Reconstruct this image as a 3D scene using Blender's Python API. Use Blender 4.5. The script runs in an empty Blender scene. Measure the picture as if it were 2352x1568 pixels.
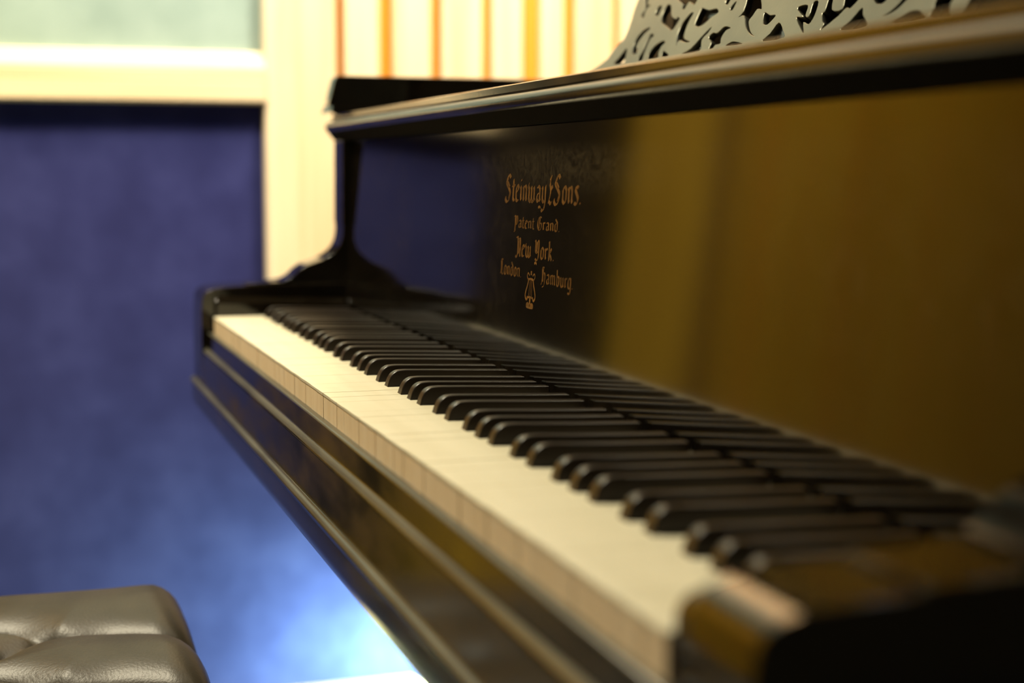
import bpy, bmesh, math, random
from mathutils import Vector, Matrix, noise
random.seed(7)
S = bpy.context.scene
COL = S.collection
Z0 = 0.775                      # height of the white key tops above the floor; all "key frame" z values are relative to it
R = math.radians

# ------------------------------------------------------------------ camera
cd = bpy.data.cameras.new('camera'); cam = bpy.data.objects.new('camera', cd); COL.objects.link(cam); S.camera = cam
cam.location = (1.70343, -0.21132, 0.15707 + Z0)
yaw, pitch, roll = 0.312427, 0.108378, 0.000965
fw = Vector((-math.cos(yaw)*math.cos(pitch), math.sin(yaw)*math.cos(pitch), -math.sin(pitch)))
rt = fw.cross(Vector((0, 0, 1))).normalized(); up = rt.cross(fw)
rt, up = rt*math.cos(roll) + up*math.sin(roll), up*math.cos(roll) - rt*math.sin(roll)
cam.rotation_euler = Matrix((rt, up, -fw)).transposed().to_euler()
cd.sensor_width = 36; cd.lens = 3594.62/2352*36; cd.clip_start = 0.02
cd.dof.use_dof = True; cd.dof.focus_distance = 1.13; cd.dof.aperture_fstop = 3.7
# ------------------------------------------------------------------ world, lamps, exposure
W = bpy.data.worlds.new('world'); S.world = W; W.use_nodes = True
W.node_tree.nodes['Background'].inputs[0].default_value = (0.05, 0.045, 0.04, 1)
W.node_tree.nodes['Background'].inputs[1].default_value = 0.3
S.view_settings.view_transform = 'Standard'; S.view_settings.look = 'None'
S.view_settings.exposure = 0.0; S.view_settings.gamma = 1.0; S.view_settings.use_curve_mapping = False
def area(name, loc, target, size, power, col, sy=None, spread=180):
    l = bpy.data.lights.new(name, 'AREA'); o = bpy.data.objects.new(name, l); COL.objects.link(o)
    l.energy = power; l.color = col; l.size = size; l.spread = R(spread)
    if sy: l.shape = 'RECTANGLE'; l.size_y = sy
    o.location = (loc[0], loc[1], loc[2] + Z0)
    d = Vector(target) - Vector(loc); o.rotation_euler = d.to_track_quat('-Z', 'Y').to_euler()
    return o
WARM = (1.0, 0.85, 0.60); COOL = (0.62, 0.80, 1.0); NEUT = (1.0, 0.89, 0.64); AMBER = (1.0, 0.76, 0.22)
area('ceiling_lamp_room', (0.05, -0.60, 1.75), (0.35, -0.1, 0), 0.35, 66, NEUT)
area('wall_washer_lamp', (-0.35, 0.75, 1.75), (-0.9, 0.55, 0.5), 0.25, 40, WARM, 1.2, 100)
area('amber_fill_pianist_side', (-0.25, -1.00, 1.70), (-0.9, -0.95, -0.3), 0.25, 13, AMBER, 0.6, 75)  # added fill, yellows the wall that the lacquer mirrors
area('wall_washer_lamp_corner', (-0.45, -0.05, 1.75), (-0.9, -0.03, 0.3), 0.2, 3, WARM, 0.3, 100)
area('ceiling_lamp_cool', (0.75, 1.1, 1.75), (0.6, 0.1, 0.1), 0.3, 4, COOL)
# ------------------------------------------------------------------ materials
def new_mat(name):
    m = bpy.data.materials.new(name); m.use_nodes = True
    nt = m.node_tree; b = nt.nodes['Principled BSDF']
    return m, nt, b
def N(nt, t, **kw):
    n = nt.nodes.new(t)
    for k, v in kw.items():
        if k in n.inputs: n.inputs[k].default_value = v
        else: setattr(n, k, v)
    return n
def objco(nt, scale=(1, 1, 1)):
    tc = N(nt, 'ShaderNodeTexCoord'); mp = N(nt, 'ShaderNodeMapping'); mp.inputs['Scale'].default_value = scale
    nt.links.new(tc.outputs['Object'], mp.inputs['Vector']); return mp.outputs['Vector']
def ramp(nt, fac, stops):
    r = N(nt, 'ShaderNodeValToRGB'); cr = r.color_ramp
    while len(cr.elements) > 1: cr.elements.remove(cr.elements[-1])
    cr.elements[0].position = stops[0][0]; cr.elements[0].color = (*stops[0][1], 1)
    for p, c in stops[1:]:
        e = cr.elements.new(p); e.color = (*c, 1)
    nt.links.new(fac, r.inputs['Fac']); return r.outputs['Color']
def noise_mat(name, stops, scale=8, stretch=(1, 1, 1), rough=0.4, detail=4, bump=0, bump_scale=None, metallic=0, spec=0.5, rough_stops=None):
    m, nt, b = new_mat(name)
    v = objco(nt, stretch)
    n = N(nt, 'ShaderNodeTexNoise', Scale=scale, Detail=detail); nt.links.new(v, n.inputs['Vector'])
    nt.links.new(ramp(nt, n.outputs['Fac'], stops), b.inputs['Base Color'])
    b.inputs['Roughness'].default_value = rough; b.inputs['Metallic'].default_value = metallic
    b.inputs['Specular IOR Level'].default_value = spec
    if rough_stops:
        nt.links.new(ramp(nt, n.outputs['Fac'], [(p, (c, c, c)) for p, c in rough_stops]), b.inputs['Roughness'])
    if bump:
        n2 = N(nt, 'ShaderNodeTexNoise', Scale=bump_scale or scale*6, Detail=5); nt.links.new(v, n2.inputs['Vector'])
        bp = N(nt, 'ShaderNodeBump', Strength=bump, Distance=0.001); nt.links.new(n2.outputs['Fac'], bp.inputs['Height'])
        nt.links.new(bp.outputs['Normal'], b.inputs['Normal'])
    return m
M = {}
M['lacquer'] = noise_mat('black_lacquer', [(0.3, (0.0035, 0.0025, 0.0015)), (0.7, (0.006, 0.004, 0.002))], 30, rough=0.07, rough_stops=[(0.3, 0.05), (0.75, 0.12)])
M['worn_sheen_lacquer'] = noise_mat('worn_gold_sheen_lacquer', [(0.40, (0.007, 0.005, 0.003)), (0.58, (0.024, 0.015, 0.004)), (0.75, (0.050, 0.030, 0.008))], 9, (1, 3, 3), rough=0.16, bump=0.05, bump_scale=300, rough_stops=[(0.35, 0.10), (0.7, 0.26)])  # patchy wear, browned further to paint in the gold reflection
M['satin_black'] = noise_mat('satin_black_wood', [(0.3, (0.008, 0.006, 0.004)), (0.7, (0.014, 0.010, 0.006))], 40, rough=0.35, spec=0.25)
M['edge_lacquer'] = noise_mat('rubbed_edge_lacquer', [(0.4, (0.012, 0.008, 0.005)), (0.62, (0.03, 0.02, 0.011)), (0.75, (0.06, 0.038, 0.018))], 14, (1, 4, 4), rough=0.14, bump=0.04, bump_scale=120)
M['rubbed_highlight'] = noise_mat('rubbed_highlight_lacquer', [(0.35, (0.045, 0.045, 0.036)), (0.65, (0.085, 0.082, 0.062))], 10, (1, 6, 6), rough=0.30, bump=0.06, bump_scale=150)  # rubbed edges, with the lamp highlight put into the lighter grey
def remat(o, m, test):
    """a second finish on the faces picked by test(centre, normal) in key-frame coordinates"""
    o.data.materials.append(m); k = len(o.data.materials) - 1; base = parent_world(o.parent)
    for p in o.data.polygons:
        c = p.center + base; c.z -= Z0
        if test(c, p.normal): p.material_index = k
# name board lacquer: dark mirror with fine scratches and a dusty patch
m, nt, b = new_mat('name_board_lacquer'); v = objco(nt)
b.inputs['Roughness'].default_value = 0.09; b.inputs['Specular IOR Level'].default_value = 0.5
w1 = N(nt, 'ShaderNodeTexNoise', Scale=60, Detail=8, Roughness=0.75); nt.links.new(v, w1.inputs['Vector'])
w2 = N(nt, 'ShaderNodeTexNoise', Scale=5, Detail=2); nt.links.new(v, w2.inputs['Vector'])
mx = N(nt, 'ShaderNodeMath', operation='MULTIPLY'); nt.links.new(w1.outputs['Fac'], mx.inputs[0]); nt.links.new(w2.outputs['Fac'], mx.inputs[1])
nt.links.new(ramp(nt, mx.outputs[0], [(0.22, (0.0025, 0.0018, 0.0012)), (0.34, (0.007, 0.005, 0.003)), (0.5, (0.02, 0.015, 0.009))]), b.inputs['Base Color'])
sep = N(nt, 'ShaderNodeSeparateXYZ'); nt.links.new(v, sep.inputs[0])
def band(sock, a, b_, c, d):
    r1 = N(nt, 'ShaderNodeMapRange'); r1.interpolation_type = 'SMOOTHSTEP'; r2 = N(nt, 'ShaderNodeMapRange'); r2.interpolation_type = 'SMOOTHSTEP'
    for r_, lo_, hi_ in ((r1, a, b_), (r2, d, c)):
        nt.links.new(sock, r_.inputs['Value']); r_.inputs['From Min'].default_value = lo_; r_.inputs['From Max'].default_value = hi_
    mm = N(nt, 'ShaderNodeMath', operation='MULTIPLY'); nt.links.new(r1.outputs[0], mm.inputs[0]); nt.links.new(r2.outputs[0], mm.inputs[1]); return mm.outputs[0]
bz = band(sep.outputs['Z'], Z0+.135, Z0+.158, Z0+.166, Z0+.184); bx = band(sep.outputs['X'], -.22, .05, .12, .30)
w3 = N(nt, 'ShaderNodeTexNoise', Scale=90, Detail=10, Roughness=0.8, Distortion=2.0); nt.links.new(v, w3.inputs['Vector'])
dm = N(nt, 'ShaderNodeMath', operation='MULTIPLY'); nt.links.new(bz, dm.inputs[0]); nt.links.new(bx, dm.inputs[1])
dn = N(nt, 'ShaderNodeMath', operation='MULTIPLY'); nt.links.new(dm.outputs[0], dn.inputs[0]); nt.links.new(ramp(nt, w3.outputs['Fac'], [(0.42, (0.1, 0.1, 0.1)), (0.62, (1, 1, 1))]), dn.inputs[1])
mixc = N(nt, 'ShaderNodeMix', data_type='RGBA'); nt.links.new(dn.outputs[0], mixc.inputs[0])
old = b.inputs['Base Color'].links[0].from_socket; nt.links.new(old, mixc.inputs[6]); mixc.inputs[7].default_value = (0.034, 0.026, 0.014, 1)
nt.links.new(mixc.outputs[2], b.inputs['Base Color'])
M['name_board'] = m
M['felt'] = noise_mat('black_felt', [(0.3, (0.003, 0.003, 0.003)), (0.7, (0.006, 0.005, 0.004))], 200, rough=0.95, spec=0.1)
M['ivory'] = noise_mat('ivory', [(0.35, (0.68, 0.63, 0.46)), (0.65, (0.74, 0.69, 0.52))], 5, (1, 12, 12), rough=0.32, detail=3)
M['key_front'] = noise_mat('yellowed_key_front', [(0.35, (0.74, 0.58, 0.38)), (0.65, (0.80, 0.65, 0.45))], 60, (3, 3, 0.4), rough=0.5)
M['key_wood'] = noise_mat('key_spruce', [(0.35, (0.30, 0.15, 0.05)), (0.65, (0.42, 0.23, 0.09))], 40, (1, 0.2, 1), rough=0.7)
M['ebony'] = noise_mat('ebony', [(0.35, (0.010, 0.0065, 0.004)), (0.65, (0.018, 0.011, 0.006))], 80, (1, 0.15, 1), rough=0.34, bump=0.05, bump_scale=400)
M['gilt'] = noise_mat('faded_gilt', [(0.3, (0.07, 0.028, 0.002)), (0.7, (0.18, 0.070, 0.005))], 160, rough=0.5, metallic=0.2)
M['pewter'] = noise_mat('grey_green_metal', [(0.35, (0.10, 0.10, 0.075)), (0.65, (0.17, 0.165, 0.12))], 7, rough=0.30, metallic=0.7, bump=0.05, bump_scale=300)
M['brass'] = noise_mat('dull_brass', [(0.3, (0.30, 0.17, 0.04)), (0.7, (0.42, 0.25, 0.07))], 30, rough=0.35, metallic=0.9)
M['leather'] = noise_mat('taupe_leather', [(0.3, (0.036, 0.029, 0.019)), (0.7, (0.050, 0.040, 0.026))], 25, rough=0.42, bump=0.25, bump_scale=420, spec=0.4)
M['black_fabric'] = noise_mat('black_fabric', [(0.3, (0.010, 0.008, 0.008)), (0.7, (0.016, 0.013, 0.012))], 14, rough=0.95, spec=0.05)
M['blue_fabric'] = noise_mat('blue_fabric', [(0.32, (0.024, 0.027, 0.115)), (0.5, (0.029, 0.033, 0.136)), (0.68, (0.036, 0.041, 0.160))], 14, rough=0.95, detail=6, bump=0.2, bump_scale=500, spec=0.1)
M['mint_fabric'] = noise_mat('pale_green_fabric', [(0.32, (0.27, 0.37, 0.36)), (0.68, (0.34, 0.45, 0.44))], 10, rough=0.95, detail=6, bump=0.2, bump_scale=500, spec=0.1)
M['plaster'] = noise_mat('dark_plaster', [(0.3, (0.17, 0.15, 0.10)), (0.7, (0.20, 0.175, 0.12))], 6, rough=0.9)
M['carpet'] = noise_mat('grey_blue_carpet', [(0.3, (0.10, 0.12, 0.15)), (0.7, (0.16, 0.18, 0.21))], 120, rough=1.0, spec=0.1)
def pine(name, a, bb, c, vert=True):
    m, nt, b = new_mat(name); v = objco(nt, (14, 14, 0.7) if vert else (14, 0.7, 14))
    n = N(nt, 'ShaderNodeTexNoise', Scale=1.6, Detail=5, Distortion=0.6); nt.links.new(v, n.inputs['Vector'])
    nt.links.new(ramp(nt, n.outputs['Fac'], [(0.3, a), (0.5, bb), (0.7, c)]), b.inputs['Base Color'])
    b.inputs['Roughness'].default_value = 0.5; return m
M['pine_v'] = pine('pine_upright', (0.74, 0.52, 0.29), (0.82, 0.66, 0.44), (0.86, 0.73, 0.54))
M['pine_h'] = pine('pine_rail', (0.74, 0.52, 0.29), (0.82, 0.66, 0.44), (0.86, 0.73, 0.54), False)
M['pine_amber'] = pine('golden_reflection_pine', (0.34, 0.19, 0.012), (0.48, 0.29, 0.025), (0.60, 0.38, 0.04))  # pine browned and yellowed to colour its golden reflection in the lacquer
M['pine_shade'] = pine('pine_groove_shade', (0.70, 0.28, 0.02), (0.74, 0.31, 0.025), (0.78, 0.35, 0.04))  # orange shade between the slats, put into the pine colour
# ------------------------------------------------------------------ mesh helpers
def finish(o, bevel=0, seg=2, smooth=False, auto=None):
    if bevel:
        md = o.modifiers.new('bevel', 'BEVEL'); md.width = bevel; md.segments = seg; md.limit_method = 'ANGLE'; md.angle_limit = R(35)
    if smooth:
        for p in o.data.polygons: p.use_smooth = True
        if auto:
            with_edges = bmesh.new(); with_edges.from_mesh(o.data)
            for e in with_edges.edges:
                e.smooth = not (len(e.link_faces) == 2 and e.calc_face_angle(0) > R(auto))
            with_edges.to_mesh(o.data); with_edges.free()
    return o
def obj(name, verts, faces, mats, parent=None, fmat=None, bevel=0, seg=2, smooth=False, auto=None):
    """verts in key-frame coordinates (z = 0 at the white key tops)"""
    if not isinstance(mats, (list, tuple)): mats = [mats]
    base = parent_world(parent)
    me = bpy.data.meshes.new(name)
    me.from_pydata([(x - base[0], y - base[1], z + Z0 - base[2]) for x, y, z in verts], [], faces)
    for m_ in mats: me.materials.append(m_)
    if fmat:
        for p, i in zip(me.polygons, fmat): p.material_index = i
    bm = bmesh.new(); bm.from_mesh(me); bmesh.ops.recalc_face_normals(bm, faces=bm.faces); bm.to_mesh(me); bm.free()
    o = bpy.data.objects.new(name, me); COL.objects.link(o)
    if parent: o.parent = parent
    return finish(o, bevel, seg, smooth, auto)
def parent_world(p):
    v = Vector((0, 0, 0))
    while p: v += p.location; p = p.parent
    return v
def empty(name, loc, label, cat, group=None):
    o = bpy.data.objects.new(name, None); o.empty_display_size = 0.05; COL.objects.link(o)
    o.location = loc; tag(o, label, cat, group); return o
def tag(o, label=None, cat=None, group=None, kind=None):
    if label: o['label'] = label
    if cat: o['category'] = cat
    if group: o['group'] = group
    if kind: o['kind'] = kind
    return o
def boxvf(x0, x1, y0, y1, z0, z1, V=None, F=None):
    V = [] if V is None else V; F = [] if F is None else F; n = len(V)
    V += [(x, y, z) for x in (x0, x1) for y in (y0, y1) for z in (z0, z1)]
    F += [tuple(n + i for i in f) for f in ((0, 1, 3, 2), (4, 6, 7, 5), (0, 4, 5, 1), (2, 3, 7, 6), (0, 2, 6, 4), (1, 5, 7, 3))]
    return V, F
def box(name, x0, x1, y0, y1, z0, z1, m, parent=None, bevel=0.001, **k):
    V, F = boxvf(x0, x1, y0, y1, z0, z1); return obj(name, V, F, m, parent, bevel=bevel, **k)
def prism_x(name, prof, x0, x1, m, parent=None, bevel=0, **k):
    """closed (y, z) outline swept along x"""
    n = len(prof); V = [(x0, y, z) for y, z in prof] + [(x1, y, z) for y, z in prof]
    F = [tuple(range(n))[::-1], tuple(range(n, 2*n))] + [(i, (i+1) % n, n + (i+1) % n, n + i) for i in range(n)]
    return obj(name, V, F, m, parent, bevel=bevel, **k)
def prism_z(name, prof, z0, z1, m, parent=None, bevel=0, **k):
    n = len(prof); V = [(x, y, z0) for x, y in prof] + [(x, y, z1) for x, y in prof]
    F = [tuple(range(n))[::-1], tuple(range(n, 2*n))] + [(i, (i+1) % n, n + (i+1) % n, n + i) for i in range(n)]
    return obj(name, V, F, m, parent, bevel=bevel, **k)
def arc(cy, cz, r, a0, a1, n=8):
    return [(cy + r*math.cos(R(a0 + (a1-a0)*i/n)), cz + r*math.sin(R(a0 + (a1-a0)*i/n))) for i in range(n+1)]
def spline(pts, sub=6, closed=False):
    """Catmull-Rom through the points"""
    out = []; n = len(pts); rng = range(n) if closed else range(n-1)
    g = (lambda i: pts[i % n]) if closed else (lambda i: pts[max(0, min(n-1, i))])
    for i in rng:
        p0, p1, p2, p3 = g(i-1), g(i), g(i+1), g(i+2)
        for k in range(sub):
            t = k/sub
            out.append(tuple(0.5*((2*b_) + (-a_+c_)*t + (2*a_-5*b_+4*c_-d_)*t*t + (-a_+3*b_-3*c_+d_)*t**3) for a_, b_, c_, d_ in zip(p0, p1, p2, p3)))
    if not closed: out.append(tuple(pts[-1]))
    return out
def lathe(prof, cx, cy, n=24, V=None, F=None):
    V = [] if V is None else V; F = [] if F is None else F; b0 = len(V); m_ = len(prof)
    for r_, z in prof:
        for k in range(n): V.append((cx + r_*math.cos(2*math.pi*k/n), cy + r_*math.sin(2*math.pi*k/n), z))
    for i in range(m_-1):
        for k in range(n): F.append((b0+i*n+k, b0+i*n+(k+1) % n, b0+(i+1)*n+(k+1) % n, b0+(i+1)*n+k))
    F.append(tuple(b0+k for k in range(n))[::-1]); F.append(tuple(b0+(m_-1)*n+k for k in range(n)))
    return V, F
FL = -Z0
# ------------------------------------------------------------------ the room
XW = -0.90                     # face of the fabric on the back wall
def struct(o): o['kind'] = 'structure'; return o
CE = 1.85
struct(box('floor', -1.10, 3.4, -2.30, 2.70, FL-0.05, FL, M['carpet'], bevel=0))
struct(box('ceiling', -1.10, 3.4, -2.30, 2.70, CE, CE+0.05, M['plaster'], bevel=0))
struct(box('wall_back', -1.05, -0.9345, -2.20, 2.60, FL, CE, M['plaster'], bevel=0))
struct(box('wall_front', 3.30, 3.40, -2.20, 2.60, FL, CE, M['plaster'], bevel=0))
struct(box('wall_right', -1.00, 3.40, 2.60, 2.70, FL, CE, M['plaster'], bevel=0))
struct(box('wall_left', -1.00, 3.40, -2.30, -2.20, FL, CE, M['plaster'], bevel=0))
# posts between bays (y ranges), rails in the blue bay
DADO = -0.17
def post(n, y0, y1, zb=FL, m='pine_v'): return struct(box('trim_%d' % n, -0.93, -0.875, y0, y1, zb, CE, M[m], bevel=0.003))
post(1, 0.1987, 0.3161, DADO); post(2, -0.690, -0.530, FL, 'pine_amber')
RAIL = [(-0.93, 0.2669), (-0.872, 0.2669), (-0.868, 0.2700), (-0.868, 0.3000), (-0.870, 0.3015), (-0.868, 0.3030), (-0.868, 0.3230), (-0.890, 0.3486), (-0.93, 0.3486)]
def rail(n, y0, y1, prof):
    k = len(prof); V = [(x, y, z) for y in (y0, y1) for x, z in prof]
    F = [tuple(range(k))[::-1], tuple(range(k, 2*k))] + [(i, (i+1) % k, k + (i+1) % k, k+i) for i in range(k)]
    return struct(obj('trim_%d' % n, V, F, M['pine_h'], bevel=0.001))
rail(3, -0.266, 0.1987, RAIL)
rail(4, -0.530, 2.59, [(-0.93, FL), (-0.88, FL), (-0.88, FL+0.045), (-0.885, FL+0.048), (-0.93, FL+0.048)])
rail(5, 0.3161, 2.59, [(-0.93, DADO-0.02), (-0.89, DADO-0.02), (-0.89, DADO), (-0.93, DADO)])
def panel(y0, y1, z0, z1, m, label): return tag(box('acoustic_panel', -0.932, XW, y0, y1, z0, z1, m, bevel=0), label, 'wall panel')
tag(prism_x('acoustic_panel', [(-0.265, FL+0.049), (2.59, FL+0.049), (2.59, DADO-0.021), (0.1985, DADO-0.021), (0.1985, 0.2667), (-0.265, 0.2667)], -0.932, XW, M['blue_fabric']),
    'dark blue fabric wall panel under the horizontal pine rail, behind the piano bench', 'wall panel')
panel(-0.265, 0.1985, 0.3488, CE, M['mint_fabric'], 'pale grey-green fabric wall panel above the horizontal pine rail')
panel(-0.529, -0.267, FL+0.049, CE, M['black_fabric'], 'added black fabric wall panel on the pianist side, darkening the reflection in the lacquer')  # out-of-view panel added to darken the fallboard reflection
def slats(label, y0, edges, zb, m='pine_v'):
    """edges = list of (slat start, slat end, thickness) in y"""
    ye = edges[-1][1]
    t = empty('slatted_panel', (-0.92, (y0+ye)/2, 0), label, 'wall panel')
    box('backing_board', -0.932, -0.905, y0, ye, zb, CE, M['pine_shade'], t, bevel=0)
    for a, b_, d in edges:
        box('slat', -0.905, -0.905+d, a, b_, zb, CE, M[m], t, bevel=0.004, seg=3)
s_ = 0.9556
def yy(y): return -0.2113 + (y + 0.2113)*s_
ed = [(0.3590, 0.4205), (0.4465, 0.5150), (0.5345, 0.6080), (0.6285, 0.6855), (0.7190, 0.7620), (0.7860, 0.8600)]
edg = [(yy(a), yy(b_), (0.02, 0.016, 0.02, 0.016, 0.02, 0.016)[i]) for i, (a, b_) in enumerate(ed)]
y = edg[-1][1] + 0.012; i = 0
while y < 2.5:
    w = (0.075, 0.062, 0.070)[i % 3]; edg.append((y, min(y+w, 2.59), (0.02, 0.016)[i % 2])); y += w + (0.014, 0.022)[i % 2]; i += 1
slats('bright pine slatted wall panel with orange-shaded grooves, behind the far end of the piano', yy(0.343), edg, DADO+0.0005)
edl = []; y = -2.19; i = 0
while y < -0.74:
    w = (0.075, 0.062, 0.070)[i % 3]; edl.append((y, min(y+w, -0.692), (0.02, 0.016)[i % 2])); y += w + (0.014, 0.022)[i % 2]; i += 1
slats('pine slatted wall panel on the pianist side, seen only reflected in the black lacquer', -2.195, edl, FL, 'pine_amber')
# small lamp on the floor against the blue wall, behind the keyboard's bass corner
t = empty('floor_uplight', (-0.72, 0.56, 0), 'small cool white lamp on the floor shining on the foot of the blue wall', 'lamp')
V, F = lathe([(0.05, FL), (0.05, FL+0.012), (0.012, FL+0.016), (0.012, FL+0.05)], -0.72, 0.56); obj('base', V, F, M['satin_black'], t)
V, F = boxvf(-0.735, -0.705, 0.50, 0.62, FL+0.05, FL+0.09); obj('lamp_head', V, F, M['satin_black'], t, bevel=0.003)
l = bpy.data.lights.new('uplight_beam', 'SPOT'); lo = bpy.data.objects.new('uplight_beam', l); COL.objects.link(lo)
l.energy = 90; l.color = (0.58, 1.0, 0.66); l.spot_size = R(130); l.spot_blend = 1.0; l.shadow_soft_size = 0.03
lo.location = (-0.715, 0.49, 0.07); lo.rotation_euler = Vector((-0.25, -0.18, 0.02)).to_track_quat('-Z', 'Y').to_euler()
# ------------------------------------------------------------------ the piano
PI = empty('grand_piano', (0.611, 0.75, 0), 'black lacquered grand piano with open keyboard and gold lettering', 'piano')
XL, XR = -0.012, 1.262          # inner faces of the arms
OL, OR = -0.088, 1.310          # outer faces
nose = spline([(-0.0118, 0.006), (-0.0100, 0.0205), (-0.0040, 0.0272), (0.0110, 0.0308), (0.0400, 0.0322), (0.0704, 0.0330)], 5)
cheek = [(-0.0118, -0.0735), (-0.0122, -0.033)] + nose + [(0.24, 0.0340), (0.24, -0.0735)]
top = spline([(0.0600, 0.0352), (0.0773, 0.0366), (0.0878, 0.0413), (0.0950, 0.0480)], 5) + spline([(0.1028, 0.0535), (0.1140, 0.0570), (0.1253, 0.0614), (0.1374, 0.0701), (0.1435, 0.0810), (0.1455, 0.0940)], 5)
scroll = [(0.0400, 0.0345)] + top + [(0.1446, 0.1020), (0.1456, 0.1904), (0.24, 0.1904), (0.24, 0.0330), (0.0400, 0.0330)]
def arm(a, b_, c, d, dy=0.0):
    V = []; F = []
    for prof, x0, x1 in ((cheek, a, b_), ([(y + dy, z) for y, z in scroll], c, d)):
        n = len(prof); k = len(V); V += [(x0, y, z) for y, z in prof] + [(x1, y, z) for y, z in prof]
        F += [tuple(range(k, k+n))[::-1], tuple(range(k+n, k+2*n))] + [(k+i, k+(i+1) % n, k+n+(i+1) % n, k+n+i) for i in range(n)]
    o = obj('arm', V, F, [M['lacquer'], M['edge_lacquer']], PI, bevel=0.0028, seg=3, smooth=True, auto=30)
    o.modifiers['bevel'].material = 1; return o  # browner bevel paints the light caught along the arm edges
arm(OL, XL, -0.057, XL-0.0001); arm(XR, OR, XR+0.0001, OR-0.0001, 0.006)
pr = [(XL+0.0003, -0.0175), (-0.0008, -0.0175), (-0.0008, 0.0150), (-0.0020, 0.0165), (-0.0063, 0.0212), (XL+0.0003, 0.0225)]
V = [(x, y, z - (0.0032*(y-0.003)/0.085 if z > 0 else 0)) for y in (0.0030, 0.1450) for x, z in pr]
n = len(pr); F = [tuple(range(n))[::-1], tuple(range(n, 2*n))] + [(i, (i+1) % n, n+(i+1) % n, n+i) for i in range(n)]
obj('key_block', V, F, M['lacquer'], PI, bevel=0.0008, seg=2)
prism_x('key_block', [(0.0020, -0.0175)] + arc(0.0120, 0.0050, 0.0100, 180, 90, 8) + [(0.1450, 0.0150), (0.1450, -0.0175)], 1.2228, XR-0.0003, M['lacquer'], PI, bevel=0.002, seg=3, smooth=True, auto=30)
# key slip and the moulded front of the key bed
SLIP = prism_x('key_slip', [(0.0018, -0.0360), (0.0018, -0.0195), (0.0012, -0.0182), (-0.0042, -0.0178), (-0.0056, -0.0190), (-0.0065, -0.0345), (-0.0095, -0.0366)] + [(-0.0108, -0.0382), (-0.0112, -0.0400), (0.0018, -0.0400)],
        XL+0.0003, XR-0.0003, M['worn_sheen_lacquer'], PI, bevel=0.0007, seg=2, smooth=True, auto=40)
remat(SLIP, M['rubbed_highlight'], lambda c, n: n.z > 0.35 and c.z < 0)
prism_x('key_bed', [(0.0, -0.0402), (-0.0112, -0.0402), (-0.0124, -0.0735), (0.0, -0.0735)], XL+0.0003, XR-0.0003, M['worn_sheen_lacquer'], PI)
FR = prism_x('front_rail', [(0.0, -0.0737), (-0.0128, -0.0737), (-0.0134, -0.0750)] + [(-0.0155, -0.0756), (-0.0168, -0.0772), (-0.0166, -0.0795), (-0.0150, -0.0812)] +
        [(-0.0146, -0.0840), (-0.0148, -0.0975), (-0.0125, -0.1060), (-0.0065, -0.1142), (0.0200, -0.1200), (0.25, -0.1200), (0.25, -0.0737)], OL, OR, M['edge_lacquer'], PI, bevel=0.0005, smooth=True, auto=40)
remat(FR, M['rubbed_highlight'], lambda c, n: n.z > -0.35 and -0.0800 < c.z < -0.0740 and n.y < 0)
box('key_bed_board', XL, XR, 0.005, 0.25, -0.0700, -0.0400, M['satin_black'], PI, bevel=0)
# fallboard
def fby(z): return 0.1462 + 0.060*z
prism_x('fallboard', [(fby(0.19*k/40), 0.19*k/40) for k in range(41)] + [(0.182, 0.19), (0.182, -0.03), (fby(0), -0.03)], XL+0.0005, XR-0.0005, M['name_board'], PI, smooth=True, auto=40)
FB = [o for o in PI.children if o.name.startswith('fallboard')][0]
box('name_board_felt', XL+0.001, XR-0.001, 0.1446, 0.1464, -0.016, -0.0005, M['felt'], PI, bevel=0)
# lid rail above the fallboard, running over the arms
LF = prism_x('lid_front', [(0.1590, 0.1905), (0.1560, 0.1905), (0.1530, 0.1910), (0.1515, 0.1920), (0.1450, 0.2000), (0.1436, 0.2020)] + arc(0.1480, 0.2070, 0.0066, 225, 95, 10) +
        [(0.1505, 0.2130), (0.1505, 0.2145), (0.1492, 0.2155), (0.1496, 0.2205), (0.1520, 0.2216), (0.30, 0.2216), (0.30, 0.1905)], OL+0.0005, OR-0.0005, M['lacquer'], PI, smooth=True, auto=50)
remat(LF, M['felt'], lambda c, n: 0.1905 < c.z < 0.2020 and n.y < 0.2 and c.y < 0.16)  # dull black paints the underside dark, no real felt here
remat(LF, M['edge_lacquer'], lambda c, n: c.z > 0.2020 and n.y < 0.2)
remat(LF, M['rubbed_highlight'], lambda c, n: 0.2095 < c.z < 0.2130 and n.y < 0)
# raised sides of the case above the arms
for a, b_, c, d in ((OL, -0.062, OL, -0.034), (1.284, OR, 1.256, OR)):
    prism_x('case_cheek', [(0.1395, 0.2290), (0.1480, 0.2600), (0.1510, 0.2645), (1.0, 0.2645), (1.0, 0.2290)], a, b_, M['lacquer'], PI, bevel=0.0015)
    prism_x('cheek_foot', [(0.1362, 0.2218), (0.1395, 0.2288), (0.30, 0.2288), (0.30, 0.2218)], c, d, M['lacquer'], PI, bevel=0.0008)
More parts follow.
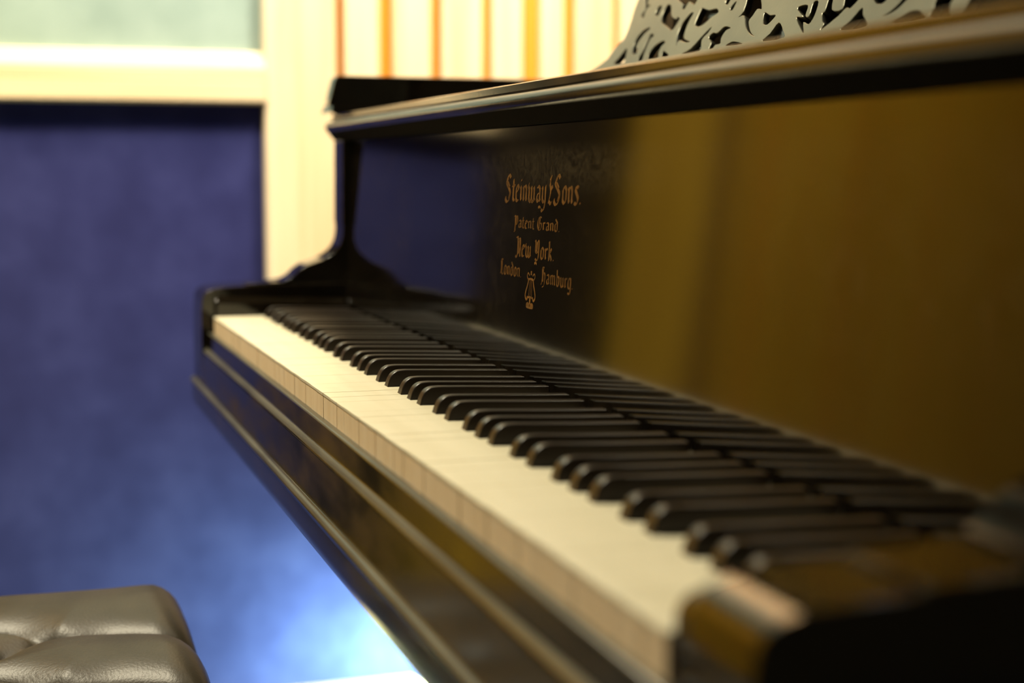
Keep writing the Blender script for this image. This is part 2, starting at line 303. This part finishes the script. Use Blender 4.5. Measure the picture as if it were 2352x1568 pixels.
# curved case, soundboard, rest of lid, legs, lyre (behind the keyboard)
rim = [(OL, 0.25), (OL, 1.62)] + spline([(OL, 1.62), (-0.02, 1.83), (0.16, 1.93), (0.36, 1.88), (0.52, 1.68), (0.74, 1.36), (1.06, 1.13), (1.26, 0.92), (OR, 0.72)], 6)[1:] + [(OR, 0.25)]
prism_z('case', rim, -0.1200, 0.1900, M['lacquer'], PI, smooth=True, auto=30)
lidp = [(OL+0.03, 0.47)] + [((x-0.611)*0.955+0.611, (y-0.25)*0.985+0.25) for x, y in rim[1:-1]] + [(OR-0.03, 0.47)]
prism_z('lid', lidp, 0.1905, 0.2285, M['lacquer'], PI, smooth=True, auto=30)
prism_z('folded_lid_flap', [(OL+0.03, 0.475), (OL+0.03, 0.80), (OR-0.03, 0.80), (OR-0.03, 0.475)], 0.2287, 0.2600, M['lacquer'], PI, bevel=0.002)
box('music_shelf', XL, XR, 0.3005, 0.4690, 0.1905, 0.2100, M['lacquer'], PI, bevel=0.001)
for cx, cy in ((0.03, 0.50), (1.20, 0.30), (0.18, 1.70)):
    V, F = lathe([(0.030, FL+0.055), (0.036, FL+0.06), (0.032, FL+0.16), (0.052, FL+0.42), (0.062, FL+0.58), (0.070, -0.155), (0.070, -0.12)], cx, cy, 24)
    lg = obj('leg', V, F, M['lacquer'], PI, smooth=True, auto=40)
    V, F = lathe([(0.022, FL), (0.026, FL+0.01), (0.026, FL+0.045), (0.012, FL+0.055)], cx, cy, 20); obj('caster', V, F, M['brass'], lg, smooth=True, auto=40)
V, F = boxvf(0.53, 0.55, 0.42, 0.44, FL+0.13, -0.12); boxvf(0.67, 0.69, 0.42, 0.44, FL+0.13, -0.12, V, F); boxvf(0.50, 0.72, 0.36, 0.45, FL+0.07, FL+0.13, V, F)
ly = obj('pedal_lyre', V, F, M['lacquer'], PI, bevel=0.003)
for cx in (0.57, 0.65): box('pedal', cx-0.012, cx+0.012, 0.27, 0.40, FL+0.072, FL+0.080, M['brass'], ly, bevel=0.003)

# ---- keys
P = 0.0235
OFF = {1: -.0028, 2: .0028, 4: -.0035, 5: 0.0, 6: .0035}
blacks = {1: P + .0035}        # boundary index -> centre
for k in range(7):
    for d, o_ in OFF.items():
        blacks[2 + 7*k + d] = P*(2 + 7*k + d) + o_
HB = 0.0055
def white_key(i):
    x0, x1 = i*P + .0002, (i+1)*P - .0002
    tl = blacks[i] + HB + .0007 if i in blacks else x0
    tr = blacks[i+1] - HB - .0007 if i+1 in blacks else x1
    V = []; F = []; fm = []
    jz = random.uniform(-.00010, .00010); jy = random.uniform(-.0002, .0002)
    def plan(ys, x_0, x_1, l_, r_, z0, z1, mi):
        y0, y1, y2 = ys
        pl = [(x_0, y0), (x_1, y0), (x_1, y1), (r_, y1), (r_, y2), (l_, y2), (l_, y1), (x_0, y1)]
        n = len(V); V.extend([(a, b_, z0) for a, b_ in pl] + [(a, b_, z1) for a, b_ in pl])
        for f in ((0, 1, 2, 7), (3, 4, 5, 6), (2, 3, 6, 7)):
            F.append(tuple(n+q for q in f)); F.append(tuple(n+8+q for q in f[::-1])); fm.extend([mi, mi])
        for q in range(8): F.append((n+q, n+(q+1) % 8, n+8+(q+1) % 8, n+8+q)); fm.append(mi)
    plan((0.0 + jy, .0508, .1442), x0, x1, tl, tr, -.0020 + jz, 0 + jz, 0)
    plan((0.0009 + jy, .0508, .1442), x0+.0002, x1-.0002, tl+.0001, tr-.0001, -.0210 + jz, -.0021 + jz, 2)
    n = len(V); boxvf(x0+.0001, x1-.0001, 0.0003+jy, 0.0009+jy, -.0205+jz, -.0021+jz, V, F); fm.extend([1]*6)
    return obj('white_key', V, F, [M['ivory'], M['key_front'], M['key_wood']], PI, fmat=fm, bevel=0.0004, seg=2)
for i in range(52): white_key(i)
# one black key mesh shared by all of them
def black_mesh():
    zt1 = .0090
    prof = [(.0509, -.0060), (.0509, .0004)] + spline([(.0510, .0004), (.0524, .0050), (.0548, .0090), (.0588, .0114), (.0650, .0119)], 4)[1:] + [(.1437, zt1), (.1437, -.0060)]
    V = []; F = []; n = len(prof)
    for sx in (-1, 1):
        for y_, z_ in prof:
            V.append((sx*(HB - max(0, z_)*0.115), y_, z_))
    F = [tuple(range(n))[::-1], tuple(range(n, 2*n))] + [(i, (i+1) % n, n + (i+1) % n, n+i) for i in range(n)]
    return V, F
V, F = black_mesh(); proto = None
for bnd in sorted(blacks):
    if proto is None:
        proto = obj('black_key', [(x + blacks[bnd], y, z) for x, y, z in V], F, M['ebony'], PI, bevel=0.0009, seg=3, smooth=True, auto=50)
        px0 = blacks[bnd]
    else:
        o = proto.copy(); COL.objects.link(o); o.location.x = blacks[bnd] - px0; o.location.z = random.uniform(-.0002, .0002)
    # ---- lettering on the fallboard: broad-nib pen strokes
def nib(poly, w=1.0, ang=38, th=0.10):
    """polyline swept by a slanted nib -> quads, units of x-height"""
    n_ = (w*math.cos(R(ang))*0.5, w*math.sin(R(ang))*0.5); q = []
    for (a, b_), (c, d) in zip(poly[:-1], poly[1:]):
        dx, dy = c-a, d-b_; L = math.hypot(dx, dy) or 1; nx, ny = -dy/L*th*.5, dx/L*th*.5
        q.append([(a-n_[0], b_-n_[1]), (a+n_[0], b_+n_[1]), (c+n_[0], d+n_[1]), (c-n_[0], d-n_[1])])
        q.append([(a-nx, b_-ny), (a+nx, b_+ny), (c+nx, d+ny), (c-nx, d-ny)])
    return q
# glyphs on an x-height of 1; each: (advance, [strokes])
ST = 0.20
def stem(x, y0=0.12, y1=0.88): return [(x-.07, y1+.02), (x, y1-.10), (x, y0+.10), (x+.07, y0-.02)]
G = {
 'n': (.78, [stem(.16), [(.16, .80), (.38, .96), (.52, .84)], stem(.54)]),
 'm': (1.14, [stem(.16), [(.16, .80), (.36, .96), (.50, .84)], stem(.52), [(.52, .80), (.72, .96), (.86, .84)], stem(.88)]),
 'u': (.78, [stem(.16), [(.20, .14), (.36, .02), (.50, .16)], stem(.54)]),
 'i': (.40, [stem(.16), [(.14, 1.22), (.20, 1.30)]]),
 'r': (.58, [stem(.16), [(.18, .80), (.34, .94), (.44, .82)]]),
 'w': (1.14, [stem(.16), stem(.52), stem(.88), [(.20, .12), (.42, .0), (.52, .14)], [(.56, .12), (.76, .0), (.88, .14)], [(.04, .90), (.10, 1.08)]]),
 'a': (.74, [[(.14, .82), (.32, .96), (.50, .82)], stem(.52), [(.46, .56), (.18, .46), (.14, .20), (.30, .04), (.48, .16)]]),
 'o': (.72, [[(.34, .98), (.14, .80), (.14, .18), (.34, .02)], [(.34, .98), (.54, .80), (.54, .18), (.34, .02)]]),
 'e': (.66, [[(.34, .98), (.14, .80), (.14, .18), (.34, .02), (.50, .12)], [(.34, .98), (.50, .78), (.16, .52)]]),
 's': (.66, [[(.50, .90), (.32, .98), (.16, .80), (.48, .40), (.46, .16), (.28, .02), (.10, .12)]]),
 't': (.50, [[(.18, 1.30), (.18, .16), (.34, .02), (.42, .10)], [(.02, .92), (.38, .92)]]),
 'd': (.74, [[(.20, 1.42), (.54, 1.00), (.54, .18), (.34, .02), (.14, .20), (.14, .80), (.36, .94)]]),
 'b': (.74, [[(.10, 1.50), (.16, 1.40), (.16, .18), (.36, .02), (.54, .18), (.54, .80), (.36, .96), (.18, .82)]]),
 'k': (.74, [[(.10, 1.50), (.16, 1.40), (.16, .02)], [(.18, .62), (.40, .96), (.50, .80), (.20, .56), (.46, .30), (.56, .04)]]),
 'y': (.78, [stem(.16), [(.20, .14), (.36, .02), (.50, .16)], [(.54, .98), (.54, .0), (.44, -.34), (.22, -.48), (.10, -.36)]]),
 'g': (.74, [[(.52, .86), (.34, .98), (.14, .80), (.14, .20), (.34, .04), (.50, .18)], [(.54, .98), (.54, -.16), (.36, -.46), (.14, -.34)]]),
 'P': (.86, [[(.02, 1.30), (.20, 1.44), (.24, 1.30), (.24, -.30), (.10, -.46)], [(.26, 1.20), (.52, 1.42), (.68, 1.20), (.68, .60), (.42, .36), (.28, .48)], [(.42, 1.3), (.42, .44)]]),
 'S': (1.10, [[(.80, 1.40), (.60, 1.58), (.40, 1.44), (.22, 1.20), (.34, .98), (.74, .62), (.80, .34), (.62, .04), (.36, -.06), (.14, .12), (.20, .26)], [(.34, 1.14), (.66, .84)], [(.50, 1.52), (.36, 1.24)], [(.78, .56), (.60, .18)]]),
 'G': (1.04, [[(.78, 1.42), (.52, 1.54), (.20, 1.18), (.16, .44), (.42, .0), (.78, .20), (.80, .72), (.58, .84)], [(.46, 1.42), (.42, .16)], [(.56, 1.36), (.54, .90)]]),
 'N': (.98, [[(.02, 1.46), (.16, 1.56), (.30, 1.40), (.34, .20), (.16, -.14), (.0, .02)], [(.34, 1.30), (.56, 1.46), (.74, 1.26), (.74, .14), (.84, .02)], [(.50, 1.30), (.50, .2)]]),
 'Y': (.98, [[(.10, 1.46), (.22, 1.30), (.22, .66), (.46, .46), (.70, .66)], [(.56, 1.46), (.72, 1.32), (.72, .20), (.50, -.14), (.20, .0)], [(.44, 1.36), (.44, .52)]]),
 'L': (.84, [[(.56, 1.48), (.34, 1.58), (.22, 1.36), (.30, .90), (.22, .30), (.08, .06)], [(.10, .08), (.34, .22), (.56, .0), (.70, .10)], [(.40, 1.4), (.42, .3)]]),
 'H': (1.00, [[(.54, 1.48), (.30, 1.56), (.20, 1.34), (.26, .80), (.22, .20), (.04, -.10)], [(.26, .84), (.52, 1.04), (.74, .84), (.74, .22), (.56, -.20), (.30, -.30)], [(.40, 1.40), (.40, .2)]]),
 '&': (.80, [[(.50, 1.50), (.34, 1.10), (.46, .70), (.30, .20), (.20, .02)], [(.28, 1.30), (.56, 1.56)], [(.56, .98), (.64, .80)], [(.30, .10), (.52, -.06), (.62, .10)]]),
 '.': (.30, [[(.10, .06), (.16, .12)]]), ' ': (.42, []),
}
def write(name, s, x0, x1, zb, xh, nibw=0.17, slope=0.0):
    total = sum(G[c][0] for c in s); sx = (x1-x0)/total; V = []; F = []; cx = 0
    for c in s:
        adv, st = G[c]
        for poly in st:
            pl = spline(poly, 3) if len(poly) > 3 and c in 'SGNYLHP&ges' else poly
            for q in nib(pl, nibw, 40, 0.085 if c.isupper() or c == '&' else 0.08):
                n = len(V)
                for a, b_ in q:
                    z = zb + b_*xh; V.append((x0 + (cx+a)*sx, fby(z) - 0.00016, z))
                F.append((n, n+1, n+2, n+3))
        cx += adv
    return obj(name, V, F, M['gilt'], FB)
write('gold_lettering', 'Steinway&Sons.', 0.5530, 0.7220, 0.1345, 0.0126, 0.23)
write('gold_lettering', 'Patent Grand.', 0.5800, 0.6830, 0.1150, 0.0062, 0.21)
write('gold_lettering', 'New York.', 0.5880, 0.6750, 0.0943, 0.0090, 0.23)
write('gold_lettering', 'London.', 0.5520, 0.6050, 0.0785, 0.0074, 0.21)
write('gold_lettering', 'Hamburg.', 0.6490, 0.7160, 0.0775, 0.0076, 0.21)
# lyre emblem between London and Hamburg, with the two dots above
def ribbon(poly, th, V, F, sub=5):
    pl = spline(poly, sub)
    for (a, b_), (c, d) in zip(pl[:-1], pl[1:]):
        dx, dy = c-a, d-b_; L = math.hypot(dx, dy) or 1; nx, ny = -dy/L*th*.5, dx/L*th*.5; n = len(V)
        for x, z in ((a-nx, b_-ny), (a+nx, b_+ny), (c+nx, d+ny), (c-nx, d-ny)): V.append((x, fby(z+LZ) - 0.00016, z+LZ))
        F.append((n, n+1, n+2, n+3))
LZ = 0.0020; V = []; F = []; c0 = 0.6272
for sg in (-1, 1):
    ribbon([(c0+sg*.0035, .0795), (c0+sg*.0070, .0812), (c0+sg*.0088, .0790), (c0+sg*.0066, .0768), (c0+sg*.0050, .0765)], .0012, V, F)
    ribbon([(c0+sg*.0050, .0770), (c0+sg*.0070, .0725), (c0+sg*.0105, .0672), (c0+sg*.0112, .0640), (c0+sg*.0085, .0618), (c0+sg*.0060, .0628), (c0+sg*.0068, .0642)], .0019, V, F)
    ribbon([(c0, .0575), (c0+sg*.0045, .0590), (c0+sg*.0075, .0578), (c0+sg*.0060, .0568), (c0, .0566)], .0022, V, F)
ribbon([(c0-.0060, .0765), (c0, .0772), (c0+.0060, .0765)], .0016, V, F)
ribbon([(c0-.0065, .0632), (c0, .0640), (c0+.0065, .0632)], .0014, V, F)
ribbon([(c0, .0800), (c0, .0830)], .0030, V, F); ribbon([(c0, .0640), (c0, .0570)], .0030, V, F)
for dx in (-.0022, 0, .0022): ribbon([(c0+dx, .0762), (c0+dx*1.5, .0642)], .0006, V, F)
DOTS = [([], []), ([], [])]
for (x, z), (v_, f_) in zip(((.6361, .1288), (.6350, .0885)), DOTS): ribbon([(x-.0026, z), (x, z+.0010), (x+.0026, z)], .0018, v_, f_)
obj('lyre_emblem', V, F, M['gilt'], FB)
for V, F in DOTS: obj('ornament_dot', V, F, M['gilt'], FB)

# ---- music desk: pierced plate leaning back, with a dark panel behind
KT = 0.55; TA = math.atan(KT)
# openings of the pierced scrollwork: (x, height along the leaning plate) in metres
holes = [
 [(0.3609,0.0022),(0.3661,0.009),(0.373,0.018),(0.378,0.0157),(0.3845,0.0066),(0.386,0.0018)],
 [(0.3951,0.0105),(0.3875,0.0196),(0.3871,0.0281),(0.3928,0.0342),(0.4045,0.0368),(0.4086,0.035),(0.4012,0.0306),(0.3968,0.0235),(0.3971,0.0178),(0.4067,0.0133),(0.4046,0.0098)],
 [(0.4183,0.0018),(0.4185,0.0105),(0.4167,0.0227),(0.4176,0.0291),(0.428,0.0263),(0.4225,0.0231),(0.4254,0.01),(0.4292,0.0014)],
 [(0.4426,0.0013),(0.4379,0.0071),(0.442,0.015),(0.4556,0.0188),(0.4633,0.0163),(0.4586,0.0127),(0.46,0.0063),(0.4645,0.0014)],
 [(0.4715,0.0013),(0.4686,0.0056),(0.4712,0.0076),(0.4878,0.0014)],
 [(0.3671,0.0515),(0.3673,0.0596),(0.3516,0.074),(0.3616,0.0728),(0.3695,0.0642),(0.3867,0.0613),(0.3746,0.0607),(0.3737,0.0541),(0.3776,0.049)],
 [(0.4021,0.0497),(0.4011,0.0578),(0.4087,0.0583),(0.4107,0.053),(0.411,0.0473)],
 [(0.4262,0.0402),(0.4201,0.0501),(0.4214,0.0578),(0.4323,0.0552),(0.444,0.0448),(0.4596,0.0395),(0.4611,0.0416),(0.4683,0.0386),(0.4675,0.0324),(0.4634,0.0275),(0.4479,0.0326)],
 [(0.4295,0.0684),(0.4789,0.0632),(0.4858,0.05),(0.4697,0.0545),(0.4679,0.0476),(0.4603,0.0493),(0.4568,0.0542),(0.4411,0.0597)],
 [(0.4927,0.0098),(0.4818,0.0213),(0.4792,0.0322),(0.4831,0.0388),(0.4882,0.0427),(0.4934,0.0413),(0.4927,0.0334),(0.4952,0.0244),(0.5016,0.0169),(0.5195,0.0122),(0.509,0.0119),(0.4925,0.0151)],
 [(0.5093,0.0283),(0.5071,0.0337),(0.5057,0.0434),(0.5076,0.045),(0.5243,0.041),(0.538,0.0411),(0.5463,0.0364),(0.5369,0.0324),(0.5283,0.0273),(0.5194,0.0256)],
 [(0.5139,0.0007),(0.5272,0.0052),(0.5384,0.0161),(0.5478,0.0236),(0.547,0.0178),(0.5415,0.0116),(0.5486,0.0009)],
 [(0.5646,0.0012),(0.5635,0.0071),(0.5529,0.0122),(0.5565,0.0169),(0.5659,0.016),(0.574,0.021),(0.5886,0.018),(0.5806,0.0163),(0.579,0.0099),(0.5828,0.0046),(0.5737,0.0038),(0.5734,0.0009)],
 [(0.5954,0.0011),(0.6011,0.0043),(0.6089,0.0044),(0.627,0.0004)],
 [(0.5498,0.0445),(0.5524,0.0517),(0.5572,0.0503),(0.5575,0.0419)],
 [(0.5661,0.0368),(0.5687,0.0423),(0.5723,0.0435),(0.5726,0.0352)],
 [(0.591,0.0267),(0.5953,0.0319),(0.5893,0.0489),(0.6071,0.0468),(0.6273,0.0308),(0.6196,0.0309),(0.6173,0.0256),(0.6157,0.0209),(0.6288,0.0109),(0.6418,0.0054),(0.6297,0.0085),(0.6141,0.0163),(0.6007,0.0273)],
 [(0.6427,0.0166),(0.6358,0.0267),(0.6482,0.0231),(0.6587,0.022),(0.6557,0.0169),(0.6509,0.0142)],
 [(0.6578,-0.0003),(0.6648,0.006),(0.67,0.0146),(0.6834,0.0073),(0.6913,-0.0002)],
 [(0.7045,0.0156),(0.6908,0.0223),(0.6911,0.0256),(0.7039,0.0251),(0.7082,0.0165),(0.7141,0.0153),(0.7102,0.0264),(0.7178,0.0263),(0.7228,0.0144),(0.7204,0.0076),(0.7109,0.0101),(0.7208,0.0003),(0.7107,0.0053),(0.6943,0.0162)],
 [(0.732,0.0156),(0.7348,0.0167),(0.7303,0.0303),(0.7359,0.0304),(0.7446,0.0171),(0.7593,0.0158),(0.7547,0.0281),(0.7767,0.0247),(0.771,0.0149),(0.7644,0.0156),(0.7585,0.0099),(0.7429,0.0007),(0.7435,0.0057),(0.7386,0.0084)],
 [(0.7711,-0.0016),(0.7798,0.0049),(0.7867,0.0138),(0.7932,0.0076),(0.8053,-0.0018)],
 [(0.7922,0.0229),(0.8147,0.0202),(0.813,0.0143),(0.8068,0.0136),(0.8006,0.0157)],
 [(0.8189,0.0032),(0.8264,0.0061),(0.8334,0.012),(0.835,0.0177),(0.8432,0.0167),(0.8363,0.0083),(0.8288,0.0045)],
 [(0.8336,-0.0026),(0.8434,0.001),(0.8517,0.0037),(0.8598,0.0038),(0.8665,0.0018),(0.872,-0.0027)],
 [(0.878,-0.0026),(0.8779,0.0037),(0.8762,0.0058),(0.8777,0.0126),(0.8947,0.0105),(0.8948,0.0043),(0.8979,-0.001),(0.901,-0.0038)],
]
for row in range(2):            # scrolls of the upper part of the plate
    for k in range(9):
        cx = 0.385 + k*0.058 + row*0.022; cz = 0.112 + row*0.052; s2 = 1 if (k+row) % 2 else -1
        holes.append([(cx + s2*a, cz + b_) for a, b_ in ((-.018, -.014), (-.006, -.018), (.006, -.008), (.008, .006), (.018, .014), (.004, .018), (-.004, .006), (-.008, -.006))])
cu = bpy.data.curves.new('desk_curve', 'CURVE'); cu.dimensions = '2D'; cu.fill_mode = 'BOTH'; cu.extrude = 0.0022; cu.bevel_depth = 0.0005; cu.bevel_resolution = 1
def add_spl(pts):
    s = cu.splines.new('POLY'); s.points.add(len(pts)-1); s.use_cyclic_u = True
    for p_, (x, v) in zip(s.points, pts): p_.co = (x, v, 0, 1)
add_spl(spline([(.328, -.016), (.337, .010), (.345, .0245), (.354, .029), (.350, .045), (.338, .068), (.334, .10), (.342, .15), (.375, .195), (.50, .208), (.56, .222), (.614, .236), (.67, .222), (.73, .208), (.86, .195), (.905, .15), (.915, .10), (.912, .04), (.9135, .012), (.912, -.002), (.904, -.0065), (.899, -.012), (.885, -.016)], 4, True))
for h in holes: add_spl(spline(h, 3, True))
co = bpy.data.objects.new('desk_curve', cu); COL.objects.link(co)
dg = bpy.context.evaluated_depsgraph_get(); me = bpy.data.meshes.new_from_object(co.evaluated_get(dg)); bpy.data.objects.remove(co)
base = parent_world(PI)
for v in me.vertices:
    x, h, w_ = v.co; q = Vector((x, .32 + h*math.sin(TA) - w_*math.cos(TA), .25 + h*math.cos(TA) + w_*math.sin(TA))); v.co = Vector((q.x-base.x, q.y-base.y, q.z+Z0-base.z))
me.materials.clear(); me.materials.append(M['pewter'])
DESK = bpy.data.objects.new('music_desk', me); COL.objects.link(DESK); DESK.parent = PI; tag(DESK, 'grey pierced scrollwork music desk')
def desk_board(name, x0, x1, h0, h1, w0, w1, m_, **k):
    V = []
    for x in (x0, x1):
        for h in (h0, h1):
            for w_ in (w0, w1): V.append((x, .32 + h*math.sin(TA) + w_*math.cos(TA), .25 + h*math.cos(TA) - w_*math.sin(TA)))
    return obj(name, V, [(0, 1, 3, 2), (4, 6, 7, 5), (0, 4, 5, 1), (2, 3, 7, 6), (0, 2, 6, 4), (1, 5, 7, 3)], m_, DESK, bevel=.0015)
desk_board('backing_panel', .362, 1.02, -.020, .16, .016, .024, M['lacquer'])
box('desk_base', .33, .93, .300, .345, .2218, .2290, M['satin_black'], DESK, bevel=.001)
# ------------------------------------------------------------------ the bench
BX0, BX1, BY0, BY1, BT = 0.322, 0.955, -0.465, -0.073, -0.217
BN = empty('piano_bench', ((BX0+BX1)/2, (BY0+BY1)/2, 0), 'brown tufted leather piano bench standing in front of the keyboard', 'bench')
DXB, DYB, BX, BY = 0.1229, 0.155, 0.4537, -0.1877
cols = [BY, BY - DYB/2, BY - DYB, ]
buttons = []
for ci, cy in enumerate(cols):
    x = BX - DXB + (DXB/2 if ci % 2 else 0)
    while x < BX1 - 0.04:
        if x > BX0 + 0.045: buttons.append((x, cy, ci))
        x += DXB
segs = []
for x, y, ci in buttons:
    for x2, y2, cj in buttons:
        if cj == ci+1 and abs(abs(x2-x) - DXB/2) < .01: segs.append(((x, y), (x2, y2)))
    if ci == 0: segs.append(((x, y), (x+.012, BY1+.02)))
    if ci == len(cols)-1: segs.append(((x, y), (x+.012, BY0-.02)))
for x, y, ci in buttons:
    if x - DXB < BX0 + .045 and ci % 2 == 0: segs.append(((x, y), (x - DXB/2, cols[1])) ) if False else None
def segd(px, py, s):
    (x0, y0), (x1, y1) = s; dx, dy = x1-x0, y1-y0; L = dx*dx+dy*dy
    t = max(0, min(1, ((px-x0)*dx + (py-y0)*dy)/L))
    # creases sag sideways a little between buttons
    off = 0.007*math.sin(2*math.pi*t)
    return math.hypot(px-(x0+t*dx)+off*0.9, py-(y0+t*dy))
def bh(x, y):
    d = min(segd(x, y, s) for s in segs); db = min(math.hypot(x-bx, y-by) for bx, by, _ in buttons)
    h = 0.020*(1-math.exp(-d/0.018)) - 0.005*math.exp(-(d/.0026)**2)
    h += -0.012*math.exp(-(db/.013)**2)
    h += 0.0015*noise.noise(Vector((x*22, y*22, 1.0)))
    return h
def param(n, a, b_, rr):
    """positions with dense sampling near the rounded border; returns (pos, drop)"""
    out = []
    m_ = 7
    for k in range(m_): th = R(90*(1-k/m_)); out.append((a + rr*(1-math.sin(th)) if False else a + rr - rr*math.sin(th), rr - rr*math.cos(th)))
    for k in range(n+1): out.append((a+rr + (b_-a-2*rr)*k/n, 0))
    for k in range(1, m_+1): th = R(90*k/m_); out.append((b_ - rr + rr*math.sin(th), rr - rr*math.cos(th)))
    return out
rr = 0.034
xs = param(190, BX0, BX1, rr); ys = param(140, BY0, BY1, rr)
V = []; F = []; nx, ny = len(xs), len(ys)
for x, dx_ in xs:
    for y, dy_ in ys:
        fx, fy = dx_/rr, dy_/rr; f_ = min(1.0, math.hypot(fx, fy))
        # pull the plan corners in so that they are round
        X, Y = x, y
        if fx > 0 and fy > 0:
            k = 1/max(1e-6, math.hypot(*( (1-math.sqrt(max(0, 1-fx*fx)) , 1-math.sqrt(max(0, 1-fy*fy)))))) if False else 1
        V.append((X, Y, BT + bh(x, y)*(1-0.55*f_) - rr*f_))
for i in range(nx-1):
    for j in range(ny-1): F.append((i*ny+j, (i+1)*ny+j, (i+1)*ny+j+1, i*ny+j+1))
# skirt
ring = [i*ny for i in range(nx)] + [(nx-1)*ny+j for j in range(1, ny)] + [i*ny+ny-1 for i in range(nx-2, -1, -1)] + [j for j in range(ny-2, 0, -1)]
b0 = len(V)
for q in ring: V.append((V[q][0], V[q][1], BT-0.075))
for k in range(len(ring)): F.append((ring[k], ring[(k+1) % len(ring)], b0+(k+1) % len(ring), b0+k))
F.append(tuple(range(b0, b0+len(ring))))
obj('cushion', V, F, M['leather'], BN, smooth=True, auto=75)
bt = None
for bx, by, _ in buttons:
    V, F = lathe([(.0065, -.003), (.0078, 0), (.0065, .0022), (.003, .0036), (.0008, .004)], 0, 0, 14)
    if bt is None:
        z_ = BT - .0135; bt = obj('button', [(x+bx, y+by, z+z_) for x, y, z in V], F, M['leather'], BN, smooth=True); b00 = (bx, by)
    else:
        o = bt.copy(); COL.objects.link(o); o.location = (bx-b00[0], by-b00[1], 0)
box('bench_frame', BX0+.012, BX1-.012, BY0+.012, BY1-.012, BT-.135, BT-.0752, M['satin_black'], BN, bevel=.003)
for x in (BX0+.045, BX1-.045):
    for y in (BY0+.045, BY1-.045): box('leg', x-.022, x+.022, y-.022, y+.022, FL, BT-.1352, M['satin_black'], BN, bevel=.003)
